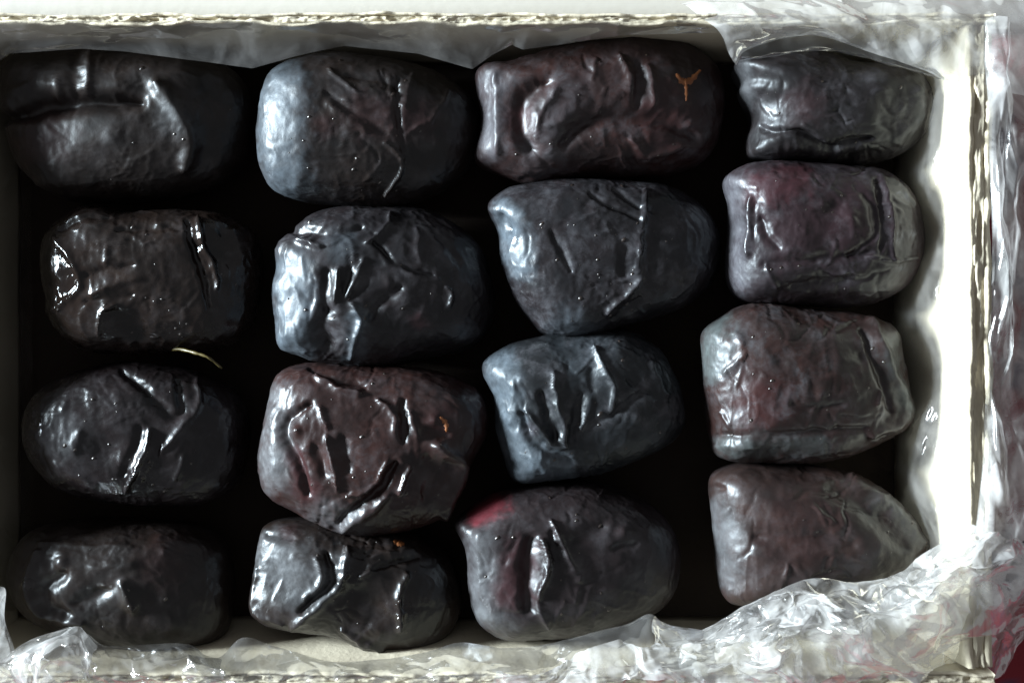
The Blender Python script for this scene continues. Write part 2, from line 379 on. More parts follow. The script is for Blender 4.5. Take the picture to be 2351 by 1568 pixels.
def build_date(d, seed):
    fr = d['fr']; k = FR[fr][2]
    out = T(fr, d['out'])
    # closed smooth outline -> R(theta) in picture units
    p = out; q = []
    n = len(p)
    for i in range(n):
        a, b, c, e = p[i-1], p[i], p[(i+1) % n], p[(i+2) % n]
        for t in np.arange(8)/8:
            q.append(0.5*((2*b)+(-a+c)*t+(2*a-5*b+4*c-e)*t*t+(-a+3*b-3*c+e)*t**3))
    q = np.array(q); lo, hi = q.min(0), q.max(0)
    c0 = (lo+hi)/2; q = c0+(q-c0)*np.array([1.025, 1.04])
    th = np.arctan2(-(q[:, 1]-c0[1]), q[:, 0]-c0[0]); rr = np.hypot(*(q-c0).T)
    o = np.argsort(th); th, rr = th[o], rr[o]
    NB = 256; tb = (np.arange(NB)+0.5)/NB*2*math.pi-math.pi
    Rt = np.interp(tb, np.concatenate([th-2*math.pi, th, th+2*math.pi]), np.concatenate([rr]*3))
    kern = np.hanning(11)[1:-1]; kern = kern/kern.sum()
    sm = lambda a: np.convolve(np.concatenate([a[-8:], a, a[:8]]), kern, 'same')[8:-8]
    Rt = sm(Rt)
    H = d.get('H', 1.15); z0 = ZF+H+d.get('lift', 0.0)
    dirs, F = ico()
    theta = np.arctan2(dirs[:, 1], dirs[:, 0]); sph = np.clip(dirs[:, 2], -1, 1); cph = np.sqrt(1-sph**2)
    c = W(c0[0], c0[1], z0+0.25)
    Rw = Rt*(D-z0)/D/PX
    tilt = math.tan(math.radians(d.get('tilt', 3.5 if c0[0] < 500 else 6.5)))
    tw = np.concatenate([tb-2*math.pi, tb, tb+2*math.pi])
    e1, e2 = d.get('e1', 0.78 if c0[0] > 1600 else 0.73), d.get('e2', 0.82 if c0[0] > 1600 else 0.79)
    for it in range(5):
        R = np.interp(theta, tw, np.concatenate([Rw]*3))
        V = np.stack([c[0]+R*cph**e1*np.cos(theta), c[1]+R*cph**e1*np.sin(theta), z0+H*np.sign(sph)*np.abs(sph)**e2], 1)
        V[:, 2] -= (V[:, 0]-c[0])*tilt*sstep(-1.0, 0.1, sph)
        if it == 4: break
        pj = proj(V); dd = pj-c0; ta = np.arctan2(-dd[:, 1], dd[:, 0]); ra = np.hypot(*dd.T)
        b = np.clip(((ta+math.pi)/(2*math.pi)*NB).astype(int), 0, NB-1)
        mx = np.zeros(NB); np.maximum.at(mx, b, ra); mx = np.maximum(mx, 1)
        Rw = Rw*sm(np.clip(Rt/mx, 0.8, 1.25))
    nv = normals(V, F)
    Q = proj(V)
    up = sstep(-0.25, 0.35, nv[:, 2])
    disp = np.zeros(len(V))
    u = (D-z0)/D/PX                    # cm per picture unit here
    # hand-set folds: wobble the lookup a little so that no fold is drawn with a ruler
    wob = np.stack([vnoise(np.c_[Q/26.0, np.full(len(Q), seed)], seed+1), vnoise(np.c_[Q/26.0, np.full(len(Q), seed+9)], seed+2)], 1)*3.2
    wob += np.stack([vnoise(np.c_[Q/9.0, np.full(len(Q), seed)], seed+3), vnoise(np.c_[Q/9.0, np.full(len(Q), seed+9)], seed+4)], 1)*1.3
    Qw = Q+wob
    for pts, wd, h in d.get('st', []):
        P = smooth_poly(T(fr, pts)); dist, t = polydist(Qw, P)
        wv = wd*k*(1.0 if len(P) == 1 or wd > 60 else 0.85)*(0.55+0.45*np.sin(np.clip(t, 0, 1)*math.pi)**0.6 if len(P) > 1 else 1)
        x = dist/np.maximum(wv, 1e-3)
        prof = np.exp(-x**2) if h < 0 else 1/(1+x**2*1.2)**2.0
        disp += h*prof*u*up*(1.1 if wd > 58 else 1.25 if wd < 23 else d.get('hk', 0.74))
    # a scatter of thin, short creases, finer than the hand-set folds
    rc_ = random.Random(seed*131)
    for _ in range(22):
        a = rc_.uniform(0, 6.283); r_ = math.sqrt(rc_.random())*0.85; j = int(a/(2*math.pi)*NB) % NB
        x, y = c0[0]+math.cos(a-math.pi)*Rt[j]*r_, c0[1]-math.sin(a-math.pi)*Rt[j]*r_
        h0 = rc_.choice((rc_.gauss(0.15, .5), rc_.gauss(1.5, .5))); P = [(x, y)]
        for _k in range(rc_.randint(3, 6)):
            h0 += rc_.gauss(0, .32); P.append((P[-1][0]+math.cos(h0)*17, P[-1][1]+math.sin(h0)*17))
        dist, t = polydist(Qw, smooth_poly(P)); wv = rc_.uniform(4.0, 7.0)*(0.35+0.65*np.sin(t*math.pi))
        sgn = rc_.choice((-1, -1, 1))
        disp += sgn*rc_.uniform(1.2, 2.6)*np.exp(-(dist/wv)**2)*u*up*(0.5 if c0[0] < 500 else 1.0)
    # lumps, shallow wrinkles and fine crinkle of the dried skin
    Vl = V-c
    sd = seed*3.7
    lump = fbm(Vl*0.95+sd, seed, 2)*0.075
    wr = 1-np.abs(fbm(Vl*np.array([2.3, 1.5, 2.0])+fbm(Vl*1.3+5, seed+8, 2)[:, None]*0.5+sd, seed+20, 3))
    wr = (np.clip(wr, 0, 1)**3.5-0.3)*0.030*d.get('wr', 1.0)
    fine = fbm(Vl*6.5+sd, seed+40, 3)*0.006
    fr2 = 1-np.abs(vnoise(Vl*np.array([6.0, 4.2, 5.0])+sd+3, seed+60)); patch = sstep(0.05, 0.5, fbm(Vl*1.1+sd+9, seed+61, 2))
    fine += (fr2**4-0.25)*0.012*patch
    pa = 1-np.abs(fbm(Vl*np.array([4.2, 8.5, 6.0])+fbm(Vl*2.2+2, seed+70, 2)[:, None]*1.1+sd, seed+71, 2)); pm = sstep(-0.25, 0.55, fbm(Vl*0.9+sd+21, seed+72, 2))
    fine += (np.clip(pa, 0, 1)**4-0.3)*0.007*pm
    V = V+nv*(disp+lump*0.6+(wr*0.7+fine)*(0.4+0.6*up))[:, None]
    V[:, 2] = np.maximum(V[:, 2], ZF+0.004)
    # skin masks: bloom with painted window sheen on left ends, red, gloss
    A = np.zeros((len(V), 4)); A[:, 3] = 1
    A[:, 0] = d.get('bloom', 0.25)*0.25
    for ch, pts, r, s in d.get('pt', []):
        dist, t = polydist(Q+wob*2.2, T(fr, pts)); dist = np.maximum(dist+vnoise(np.c_[Q/14.0, np.full(len(Q), seed+31.0)], seed+77)*r*k*0.22+vnoise(np.c_[Q/5.0, np.full(len(Q), seed+31.0)], seed+78)*r*k*0.12, 0); g = 1-sstep(0.15, 1.3, dist/(r*k))
        i = 'brg'.index(ch); A[:, i] = np.clip(A[:, i]+(s*0.55 if ch == 'r' and s < .3 else s)*g, 0, 1)
    me_o = mesh_obj('date_skin_tmp', V, F, d['mat'])
    me = me_o.data
    at = me.attributes.new('skin', 'FLOAT_COLOR', 'POINT'); at.data.foreach_set('color', A.ravel().astype(np.float32))
    base = (c[0]*CM, c[1]*CM, ZF*CM)
    co = np.zeros(len(V)*3, np.float32); me.vertices.foreach_get('co', co)
    co = co.reshape(-1, 3)-np.array(base, np.float32); me.vertices.foreach_set('co', co.ravel()); me.update()
    me.name = 'date'; me_o.name = 'date'; me_o.location = base
    tag(me_o, d['label'], 'date', 'dark dates packed in the box')
    bvh = BVHTree.FromPolygons(V.tolist(), F.tolist())
    def hit(px, py):
        w0 = W(px, py, 0.0); o = Vector((0, 0, D)); r = (Vector(w0)-o).normalized()
        h = bvh.ray_cast(o, r); return h[0], h[1]
    # torn orange skin
    for pts, wd in d.get('torn', []):
        P = smooth_poly(T(fr, pts), 5); Vt, Ft = [], []
        for i in range(len(P)):
            a = P[min(i+1, len(P)-1)]-P[max(i-1, 0)]; a = a/max(np.hypot(*a), 1e-6); nn = np.array([-a[1], a[0]])
            ww = wd*k*(0.25+0.75*math.sin(math.pi*(i+0.6)/(len(P)+0.2)))*(0.85+0.3*math.sin(i*2.3+seed))
            for s in (-1, -0.4, 0.4, 1):
                h, nn3 = hit(*(P[i]+nn*s*ww))
                if h is None: h, nn3 = hit(*P[i])
                Vt.append(np.array(h)+np.array(nn3)*(0.022 if abs(s) < 0.9 else -0.004))
        for i in range(len(P)-1):
            for s in range(3): Ft.append((4*i+s, 4*i+s+1, 4*i+s+5, 4*i+s+4))
        mesh_obj('torn_skin', Vt, Ft, M_flesh, me_o)
    # dry stalk left on the fruit
    for pts, wd in d.get('stem', []):
        P = smooth_poly(T(fr, [q_[:2] for q_ in pts]), 5); zz = np.interp(np.linspace(0, 1, len(P)), np.linspace(0, 1, len(pts)), [q_[2] for q_ in pts])
        C3 = np.array([W(P[i][0], P[i][1], zz[i]) for i in range(len(P))]); Vt, Ft = [], []
        for i in range(len(C3)):
            tdir = Vector(C3[min(i+1, len(C3)-1)]-C3[max(i-1, 0)]).normalized(); sx = tdir.cross(Vector((0, 0, 1))).normalized(); sy = sx.cross(tdir)
            rad = wd*k*u*(1.15-0.6*i/len(C3))*(1+0.2*math.sin(i*2.1))
            for e in range(7): Vt.append(tuple(Vector(C3[i])+sx*(math.cos(e*2*math.pi/7)*rad)+sy*(math.sin(e*2*math.pi/7)*rad)))
        for i in range(len(C3)-1):
            for e in range(7): Ft.append((7*i+e, 7*i+(e+1) % 7, 7*i+7+(e+1) % 7, 7*i+7+e))
        Ft += [tuple(range(6, -1, -1)), tuple(range(7*len(C3)-7, 7*len(C3)))]
        mesh_obj('stem', Vt, Ft, M_stem, me_o)
    # small glossy bumps added to catch light as skin glints, one part
    rs = random.Random(seed*7+1); Vb, Fb = [], []
    spots = [tuple(T(fr, [x])[0])+(rs.uniform(3.0, 4.6),) for x in d.get('beads', [])]
    for _ in range(d.get('nb', 26)//2):
        a = rs.uniform(0, 2*math.pi); r = math.sqrt(rs.random())*0.80
        j = int((a+math.pi)/(2*math.pi)*NB) % NB
        spots.append((c0[0]+math.cos(a)*Rt[j]*r, c0[1]-math.sin(a)*Rt[j]*r, rs.choice((1.2, 1.5, 1.9, 2.4, 3.2))))
    for px, py, r in spots:
        h, nn = hit(px, py)
        if h is None: continue
        zax = Vector(nn); xax = zax.orthogonal().normalized(); yax = zax.cross(xax)
        b = len(Vb); rc = r*u; an = rs.uniform(0, 6); st = rs.uniform(1.0, 1.9)
        for lv, (rr_, hh) in enumerate(((1.0, -0.10), (0.62, 0.24), (0.25, 0.54))):
            for q_ in range(8):
                ang = q_*math.pi/4+an
                Vb.append(h+xax*(math.cos(ang)*rr_*rc*st)+yax*(math.sin(ang)*rr_*rc)+zax*(hh*rc))
        Vb.append(h+zax*(0.62*rc))
        for lv in range(2):
            for q_ in range(8):
                e = (q_+1) % 8; Fb.append((b+lv*8+q_, b+lv*8+e, b+lv*8+8+e, b+lv*8+8+q_))
        for q_ in range(8): Fb.append((b+16+q_, b+16+(q_+1) % 8, b+24))
    if Vb:
        o = mesh_obj('glint_beads', [tuple(x) for x in Vb], [tuple(f) for f in Fb], M_glint, me_o); o['kind'] = 'stuff'
    return me_o

BR = (0.0112, 0.0068, 0.0052); PU = (0.0092, 0.0060, 0.0062); BK = (0.0060, 0.0054, 0.0056); RB = (0.0185, 0.0066, 0.0052)
BLOOM_SHEEN_BLUE = (0.098, 0.122, 0.146); BLOOM_SHEEN_GREY = (0.098, 0.104, 0.112); BLOOM_SHEEN_MAUVE = (0.096, 0.098, 0.112)  # bloom tones, lightened to carry the window highlight in the colour
DATES = [
 dict(fr='F1', mat=(BR, BLOOM_SHEEN_GREY, .50, .10), lift=.10, H=1.12, bloom=.10, wr=.5, nb=8,
  label='brown black date with a long dark groove, in the upper left corner',
  out=[(25,800),(40,560),(90,440),(300,385),(660,365),(1000,400),(1400,440),(1720,520),(1880,700),(1920,950),(1850,1220),(1650,1400),(1300,1490),(900,1530),(500,1480),(250,1330),(100,1130)],
  st=[([(60,900),(350,800),(650,765),(1050,770)],80,-32),([(1060,690)],95,-9),([(1190,640),(1330,840),(1450,1060),(1400,1260)],95,15),([(690,370),(665,560),(660,690)],59,5),
      ([(580,400),(560,690)],60,-6),([(850,1040)],110,7),([(90,930),(65,740),(200,660)],70,7),([(430,600),(420,720)],50,6),([(1600,700),(1560,1200)],150,-9),([(300,1380),(700,1380)],90,4)],
  pt=[('r',[(350,1050)],260,.10),('b',[(1300,900)],160,.45),('b',[(870,1020)],130,.2)], beads=[(1075,518),(1320,1018)]),
 dict(fr='F2', mat=(BR, BLOOM_SHEEN_BLUE, .44, .18), lift=.12, H=1.2, bloom=.15, wr=.55, nb=26,
  label='stubby date with smooth bright left end, second from left in top row',
  out=[(140,900),(190,640),(260,540),(420,470),(700,420),(1000,430),(1300,490),(1550,600),(1720,750),(1790,950),(1760,1150),(1650,1350),(1450,1480),(1150,1560),(800,1560),(500,1520),(280,1430),(180,1280),(140,1100)],
  st=[([(660,540),(870,690)],30,8),([(800,570),(1000,610),(1180,650)],35,-8),([(640,690),(800,830),(1080,1010)],34,-9),([(650,790),(850,900),(940,1000)],45,6),([(1180,600),(1185,900),(1220,1150)],26,-11),
      ([(1290,560),(1230,820)],35,7),([(1080,1080),(1190,1180),(1205,1300),(1080,1480)],26,13),([(1580,680),(1430,900),(1270,1010)],40,7),([(1330,1300),(1280,1150)],60,-6),([(460,560),(430,1400)],180,6)],
  pt=[('b',[(280,620),(260,1000),(330,1380)],230,.75),('g',[(900,1300)],300,.5),('r',[(950,880),(1350,900)],200,.10),('r',[(620,950)],110,.1)], beads=[(745,460),(1240,612),(1145,718),(510,885),(870,1200),(845,1285),(1195,810)]),
 dict(fr='F3', mat=(RB, BLOOM_SHEEN_MAUVE, .50, .30), lift=.06, H=1.2, bloom=.28, wr=.7, nb=30,
  label='purplish date with a torn orange patch near its right end, top row',
  out=[(115,520),(350,455),(700,375),(1100,310),(1400,290),(1700,360),(1880,520),(1930,780),(1900,1050),(1780,1230),(1500,1320),(1100,1345),(800,1360),(500,1400),(350,1350),(130,1260),(85,1190),(115,1090),(155,900),(120,750)],
  st=[([(600,620),(420,760),(410,950),(470,1130)],85,-20),([(690,680),(560,850),(510,1060)],40,9),([(1150,420),(1230,560),(1240,690)],45,13),([(1300,480),(1300,800)],45,-13),([(1370,500),(1400,640),(1420,800)],50,12),
      ([(730,1090),(900,930),(1150,890),(1500,920),(1720,1040)],75,-17),([(1250,1050),(1370,1170),(1620,1110)],60,9),([(1690,960)],60,7),([(620,960),(820,910)],45,7),([(1530,620)],50,6),([(230,560),(240,1150)],60,7),([(980,430),(960,600)],40,5),([(420,1360),(700,1330)],40,-6)],
  pt=[('b',[(200,600),(180,1100)],130,.6),('r',[(400,900)],150,.16),('r',[(1500,900)],330,.10),('b',[(800,700),(560,1150)],200,.3)],
  torn=[([(1590,560),(1640,620),(1700,610),(1770,535)],33),([(1655,600),(1666,680),(1665,770)],17)]),
 dict(fr='F4', mat=(PU, BLOOM_SHEEN_GREY, .52, .35), lift=.34, H=1.14, bloom=.35, wr=.35, nb=14,
  label='smooth bluish black date with a lower fold, in the upper right corner',
  out=[(170,430),(400,385),(700,350),(1000,415),(1280,430),(1420,540),(1470,700),(1420,880),(1250,1020),(1050,1085),(850,1095),(600,1085),(320,1070),(255,1040),(262,900),(285,820),(210,650),(180,520)],
  st=[([(350,850),(420,862),(620,890),(800,985),(880,960),(1080,915)],32,-20),([(330,980),(600,980)],90,7),([(1390,600),(1410,750),(1260,950)],85,8),([(930,1060),(1120,1030)],40,-10),([(1250,620),(1200,850)],90,-5),([(640,830),(780,940)],50,6)],
  pt=[('b',[(210,500),(240,650)],90,.6),('r',[(650,680)],170,.10)], beads=[(757,540),(1275,580),(870,1070)]),
 dict(fr='F5', mat=(BR, BLOOM_SHEEN_GREY, .34, .12), lift=.12, H=1.14, bloom=.10, wr=.9, nb=34,
  label='glossy brown date with bright vertical crease, second down in left column',
  out=[(325,480),(360,340),(450,250),(620,130),(840,150),(1000,190),(1400,180),(1700,210),(1900,330),(1980,560),(1960,800),(1900,1000),(1750,1140),(1500,1200),(1200,1210),(900,1215),(680,1200),(500,1110),(375,950),(360,800),(330,650)],
  st=[([(1420,250),(1470,480),(1540,680),(1570,880)],30,-14),([(1500,230),(1545,430),(1620,600),(1640,740)],30,22),([(1690,330),(1740,560)],70,-5),([(1770,310),(1830,540)],70,5),([(450,300),(620,220),(830,205)],28,-8),([(900,310),(1400,295)],30,-8),
      ([(700,790),(850,710),(1070,660)],45,10),([(650,640),(900,590),(1000,570)],45,-9),([(650,850),(1000,800)],45,-9),([(755,1090),(780,930),(870,855)],22,10),([(900,950),(1050,1100)],110,-9),([(370,920),(590,760),(560,570),(420,380)],40,9),([(820,430),(790,560)],35,7),([(1480,560),(1490,640)],26,5)],
  pt=[('g',[(500,500),(500,800)],200,.8),('g',[(1550,450)],200,.9),('g',[(1000,900)],300,.3)], beads=[(1005,280),(440,280),(430,430),(500,550),(575,690),(440,910),(790,870),(1330,1050),(1365,1095),(1340,1205),(450,520)], stem=[([(1230,1215,-1.5),(1350,1205,-1.1),(1480,1235,-0.85),(1580,1270,-0.8),(1680,1350,-1.0)],13)]),
 dict(fr='F6', mat=(PU, BLOOM_SHEEN_BLUE, .44, .25), lift=.10, H=1.2, bloom=.25, wr=.9, nb=26,
  label='heavily wrinkled date with pale blue left end, second down in second column',
  out=[(250,700),(285,590),(265,450),(400,320),(550,190),(800,140),(1050,150),(1350,170),(1600,260),(1780,430),(1880,650),(1890,850),(1830,1050),(1700,1180),(1400,1245),(1100,1310),(900,1325),(700,1300),(480,1240),(290,1180),(278,1000),(262,850)],
  st=[([(410,375),(590,425)],42,15),([(380,310),(700,320),(900,290)],45,-14),([(1130,180),(1090,280),(940,410)],30,13),([(1000,400),(1200,570),(1450,640)],28,-15),([(1130,500),(1260,620),(1490,680)],35,10),([(745,590),(700,840)],36,14),([(640,620),(620,900)],50,-13),
      ([(810,600),(770,780)],30,-10),([(940,530),(860,680),(800,790)],45,13),([(960,700),(820,810)],40,-10),([(640,930),(600,1050),(640,1180)],100,-18),([(830,850),(905,1000),(850,1150),(820,1280)],45,16),([(1190,750),(1010,880),(970,980)],55,-16),([(1540,730),(1590,780),(1570,880)],22,9),
      ([(1330,300),(1340,520)],40,7),([(1480,350),(1650,560)],40,-8),([(1100,640),(1120,800)],40,6),([(680,1000)],50,6),([(1250,830)],100,6)],
  pt=[('b',[(350,620),(400,1150)],190,.8),('b',[(900,950),(850,1260)],90,.6),('b',[(750,420)],150,.3),('g',[(480,390)],90,.7),('r',[(1350,1000)],90,.13)], beads=[(355,825),(515,240),(940,880),(935,975)]),
 dict(fr='F7', mat=(PU, BLOOM_SHEEN_BLUE, .40, .38), lift=.06, H=1.2, bloom=.35, wr=.6, nb=60,
  label='date with a thin bright vertical crease line and a hooked left tip',
  out=[(160,350),(200,270),(320,190),(480,150),(800,120),(1200,130),(1500,170),(1750,300),(1890,520),(1900,720),(1820,900),(1650,1050),(1400,1150),(1150,1220),(950,1280),(750,1300),(580,1260),(500,1170),(410,1070),(335,910),(275,720),(250,500),(200,410)],
  st=[([(1365,190),(1345,400),(1320,620),(1300,810)],16,15),([(1440,300),(1400,800)],60,-9),([(1310,860),(1200,980),(1060,1110)],42,17),([(1320,1000),(1120,1160)],35,-10),([(930,210),(1130,320),(1310,410)],24,-11),([(1130,170),(1320,320)],24,-10),([(650,500),(720,650),(790,800)],34,-10),
      ([(1490,390),(1390,350)],40,7),([(1560,1000),(1720,870)],30,8),([(1100,500),(1050,430)],40,5),([(1200,620),(1200,820)],60,-7),([(250,390),(330,500)],40,-12),([(180,340)],50,10),([(1550,650),(1680,620)],40,5)],
  pt=[('b',[(300,350),(420,750)],130,.9),('g',[(370,520)],110,1.0),('g',[(1310,600)],60,.9),('b',[(800,1230)],200,.5)], beads=[(800,150),(1180,155),(575,440),(1195,560),(995,712),(865,1005),(1215,1050),(1090,1135)]),
 dict(fr='F8', mat=((.012,.0062,.0075), BLOOM_SHEEN_MAUVE, .46, .35), lift=.32, H=1.15, bloom=.35, wr=.6, nb=20,
  label='plum coloured date with curved folds at its right end, right column',
  out=[(205,220),(300,130),(420,92),(700,90),(1000,115),(1200,140),(1340,250),(1430,370),(1465,520),(1440,700),(1350,850),(1200,940),(1000,980),(800,982),(500,965),(310,945),(240,850),(225,720),(240,560),(240,380)],
  st=[([(385,300),(365,520),(360,660)],40,14),([(440,430),(480,540),(560,620)],32,-9),([(1190,170),(1250,400),(1260,690)],24,12),([(1160,200),(1205,430),(1190,630)],24,-12),([(1090,300),(1160,420),(1140,560),(1000,680)],36,-9),([(1180,380),(1190,520),(1060,660)],24,7),([(1110,680),(1250,700),(1410,685)],20,10),
      ([(470,720),(800,690),(1120,660)],45,-12),([(650,860),(1000,835)],50,-12),([(470,720),(540,870)],30,7),([(1250,180),(1400,350)],34,7),([(860,380),(940,360)],45,-7),([(500,360)],80,6),([(1000,440)],70,7),([(890,790),(1050,780)],26,6),([(300,500)],60,-8)],
  pt=[('b',[(250,250),(280,850)],110,.7),('r',[(430,250),(680,210)],130,.22),('r',[(640,500),(1000,450)],260,.08),('g',[(350,640)],90,.6)], beads=[(945,295),(1245,430),(680,735)]),
 dict(fr='G1', mat=(PU, BLOOM_SHEEN_GREY, .36, .16), lift=.10, H=1.13, bloom=.15, wr=.6, nb=36,
  label='rounded date with bright slanting crease, third down in the left column',
  out=[(200,650),(225,500),(330,360),(500,260),(720,175),(1000,150),(1300,170),(1600,250),(1800,400),(1880,620),(1860,850),(1780,1040),(1550,1160),(1300,1205),(1050,1200),(780,1165),(550,1110),(380,1020),(270,900),(210,780)],
  st=[([(930,190),(1130,370),(1290,530),(1380,500),(1340,280)],45,-13),([(1490,270),(1500,470),(1360,630),(1230,790)],50,13),([(1140,640),(1095,800),(1010,970),(950,1100)],28,19),([(1060,620),(1020,800),(920,980)],40,-9),([(1200,780),(1090,1040)],34,-9),([(700,400)],55,5),([(790,380)],45,4),([(1160,850),(1120,920)],22,8),([(1390,850),(1340,1000)],50,8),
      ([(600,650),(560,800)],70,6),([(780,800)],120,-9),([(420,900),(700,1060)],70,4),([(1600,700),(1550,900)],90,-5),([(300,700)],90,5)],
  pt=[('g',[(250,640)],110,.9),('g',[(1030,960)],120,1.0),('b',[(480,700)],220,.3)], beads=[(700,410),(570,790),(490,760),(1130,880),(1155,1055),(1080,1000),(1245,1105)]),
 dict(fr='G2', tilt=2.5, mat=(RB, BLOOM_SHEEN_GREY, .42, .22), lift=.16, H=1.22, bloom=.22, wr=.9, nb=30,
  label='deeply creased date with silvery left end, third down in second column',
  out=[(152,850),(175,650),(230,400),(290,260),(400,190),(600,165),(900,180),(1300,200),(1600,260),(1800,380),(1860,560),(1820,750),(1730,900),(1640,1080),(1510,1280),(1300,1370),(1050,1405),(800,1400),(600,1330),(400,1230),(230,1140),(165,1020)],
  st=[([(560,240),(720,325),(890,365)],40,15),([(520,190),(750,255),(930,300)],40,-12),([(500,450),(355,550),(335,700),(430,880),(500,1120)],48,-17),([(420,640)],60,12),([(585,470),(640,620)],34,13),([(635,690),(690,890),(725,1090)],32,15),([(560,760),(620,980)],60,-9),([(770,700),(800,950)],60,-8),
      ([(1030,410),(1150,540),(1165,680)],42,12),([(1225,420),(1235,720)],36,-13),([(1275,500),(1320,690)],40,12),([(1090,880),(1020,1060),(800,1140)],26,13),([(1160,900),(1020,1110),(750,1320)],42,-18),([(1275,920),(1190,1120)],22,14),([(1110,1140),(950,1260),(780,1370)],60,12),
      ([(1470,760),(1640,860),(1620,1040),(1520,1280)],66,19),([(1400,860),(1450,960),(1400,1130)],75,-9),([(1390,640),(1550,680)],50,-13),([(1450,560)],60,7),([(1200,860)],60,6),([(250,500),(240,950)],110,5),([(1760,330),(1800,470)],30,6)],
  pt=[('b',[(240,420),(230,1000)],150,.7),('b',[(600,1250),(900,1350)],120,.5),('r',[(400,850),(510,1120)],100,.18),('g',[(1190,1060)],100,.6),('r',[(1500,600)],160,.09)],
  torn=[([(1500,540),(1545,590),(1550,650)],24)], beads=[(795,1140),(910,690),(1490,1130),(990,290),(1080,215)]),
 dict(fr='G3', mat=(BK, BLOOM_SHEEN_BLUE, .46, .42), lift=.06, H=1.18, bloom=.42, wr=.7, nb=34,
  label='blue grey date with fan shaped ridges, third down in third column',
  out=[(132,400),(250,310),(450,220),(800,190),(1180,165),(1400,270),(1540,450),(1620,640),(1640,830),(1560,990),(1300,1130),(1000,1215),(700,1250),(450,1280),(365,1230),(310,1080),(258,900),(228,640),(160,520)],
  st=[([(960,270),(1045,450),(1110,600),(1105,750)],34,17),([(665,470),(695,700),(745,900),(765,1040)],42,14),([(470,760),(560,900),(650,1010)],36,13),([(410,780),(480,960),(660,1100),(810,1150)],50,-17),([(580,640),(680,960)],60,-12),([(870,630),(820,850),(800,1010)],50,-14),([(940,660),(880,900)],42,10),([(1320,620),(1190,710),(1110,780)],45,-15),
      ([(1210,520),(1390,630)],32,-11),([(1390,400),(1500,650)],70,8),([(370,560),(330,850)],55,7),([(1010,780)],36,10),([(1280,820)],45,7),([(1100,950)],200,-5),([(950,430),(960,600)],40,-6),([(1280,680),(1400,690)],50,6)],
  pt=[('b',[(250,380),(330,900),(450,1180),(700,1200)],150,.8),('b',[(900,350)],250,.2),('g',[(320,850)],70,.7),('r',[(470,920)],80,.08)], beads=[(1160,230),(990,268),(1185,375),(1015,780),(640,1285),(1470,920)]),
 dict(fr='G4', mat=(RB, (.084,.104,.106), .46, .42), lift=.30, H=1.17, bloom=.35, wr=.7, nb=44,
  label='mottled reddish date with pale band round its right end, right column',
  out=[(75,255),(190,165),(340,95),(600,98),(900,115),(1150,165),(1290,250),(1340,450),(1380,680),(1340,810),(1200,920),(1000,1010),(700,1045),(400,1040),(190,1015),(132,900),(105,700),(92,550),(85,380)],
  st=[([(1130,190),(1235,420),(1345,680),(1290,820),(1130,880)],60,12),([(1080,230),(1180,480),(1260,740)],30,-14),([(220,500),(340,380)],34,9),([(640,680),(780,720),(950,690)],34,-9),([(130,650),(160,860)],40,-9),([(180,740),(245,830)],26,9),([(150,890),(600,880),(1100,840)],32,-10),([(150,960),(400,960)],40,8),
      ([(560,420)],50,-8),([(1060,400)],60,-9),([(1200,590),(1180,700)],24,8),([(450,600)],160,6),([(850,560)],160,6),([(320,320),(280,250)],60,6),([(1000,620)],70,5)],
  pt=[('b',[(150,230),(130,450)],130,.7),('r',[(450,680)],240,.14),('g',[(140,560)],60,1.0),('b',[(200,970),(800,950)],80,.5),('b',[(1230,300),(1350,700)],70,.5)], beads=[(1140,345),(510,545),(675,190),(1210,430),(380,795),(865,635)]),
 dict(fr='G5', mat=(BR, BLOOM_SHEEN_GREY, .44, .12), lift=.10, H=1.13, bloom=.12, wr=.5, nb=10,
  label='soft brown date with rounded bumps, in the lower left corner',
  out=[(50,760),(110,560),(280,410),(600,340),(1000,330),(1450,370),(1680,520),(1760,800),(1740,1080),(1600,1240),(1250,1300),(900,1285),(650,1250),(430,1180),(220,1080),(100,930)],
  st=[([(460,640)],90,10),([(380,660)],60,-6),([(290,570),(200,740),(210,920),(320,1060),(620,1110)],60,9),([(480,740),(330,860),(340,990),(480,1050)],70,-13),([(930,830),(1020,1010)],80,15),([(580,960),(800,870)],70,-9),([(1240,580)],40,8),([(300,510),(700,530),(1000,540)],50,5),([(1250,920)],50,6),([(700,700),(1000,680)],80,5)],
  pt=[('g',[(220,800)],80,.8),('r',[(1250,650)],230,.08),('g',[(1010,990)],60,.6)], beads=[(1255,930)]),
 dict(fr='G6', mat=(BR, BLOOM_SHEEN_GREY, .40, .16), lift=.02, H=1.15, bloom=.16, wr=.6, nb=20,
  label='bottom row date with pale grey left half and S shaped ridge',
  out=[(70,960),(110,700),(150,450),(230,350),(450,310),(800,330),(1250,400),(1500,520),(1630,750),(1640,1000),(1560,1190),(1350,1300),(1050,1325),(850,1260),(650,1190),(450,1175),(250,1150),(110,1070)],
  st=[([(800,550),(770,760),(650,930),(380,1140)],52,19),([(650,590),(685,790),(600,900),(450,1030)],32,-20),([(570,620),(605,800),(480,930)],48,13),([(180,440),(400,470)],36,-9),([(125,700),(90,950),(150,1060),(310,1130)],30,9),([(1240,750),(1190,880),(1200,1160)],45,17),([(1000,700),(1330,615)],36,-11),([(1010,690),(900,770)],50,9),
      ([(760,1160),(950,1270),(1060,1310)],40,14),([(850,900),(1050,1060)],150,-14),([(300,800)],180,-6),([(1000,600),(1300,560)],60,6)],
  pt=[('b',[(250,600),(450,800)],220,.85),('b',[(760,650),(600,950)],90,.6),('g',[(750,800)],150,.5),('g',[(1200,1000)],120,.8),('r',[(350,430)],90,.12)],
  torn=[([(1150,490),(1190,510),(1230,515)],30)], beads=[(1190,950),(1185,1080),(1180,1150),(1020,500),(575,600),(700,935)]),
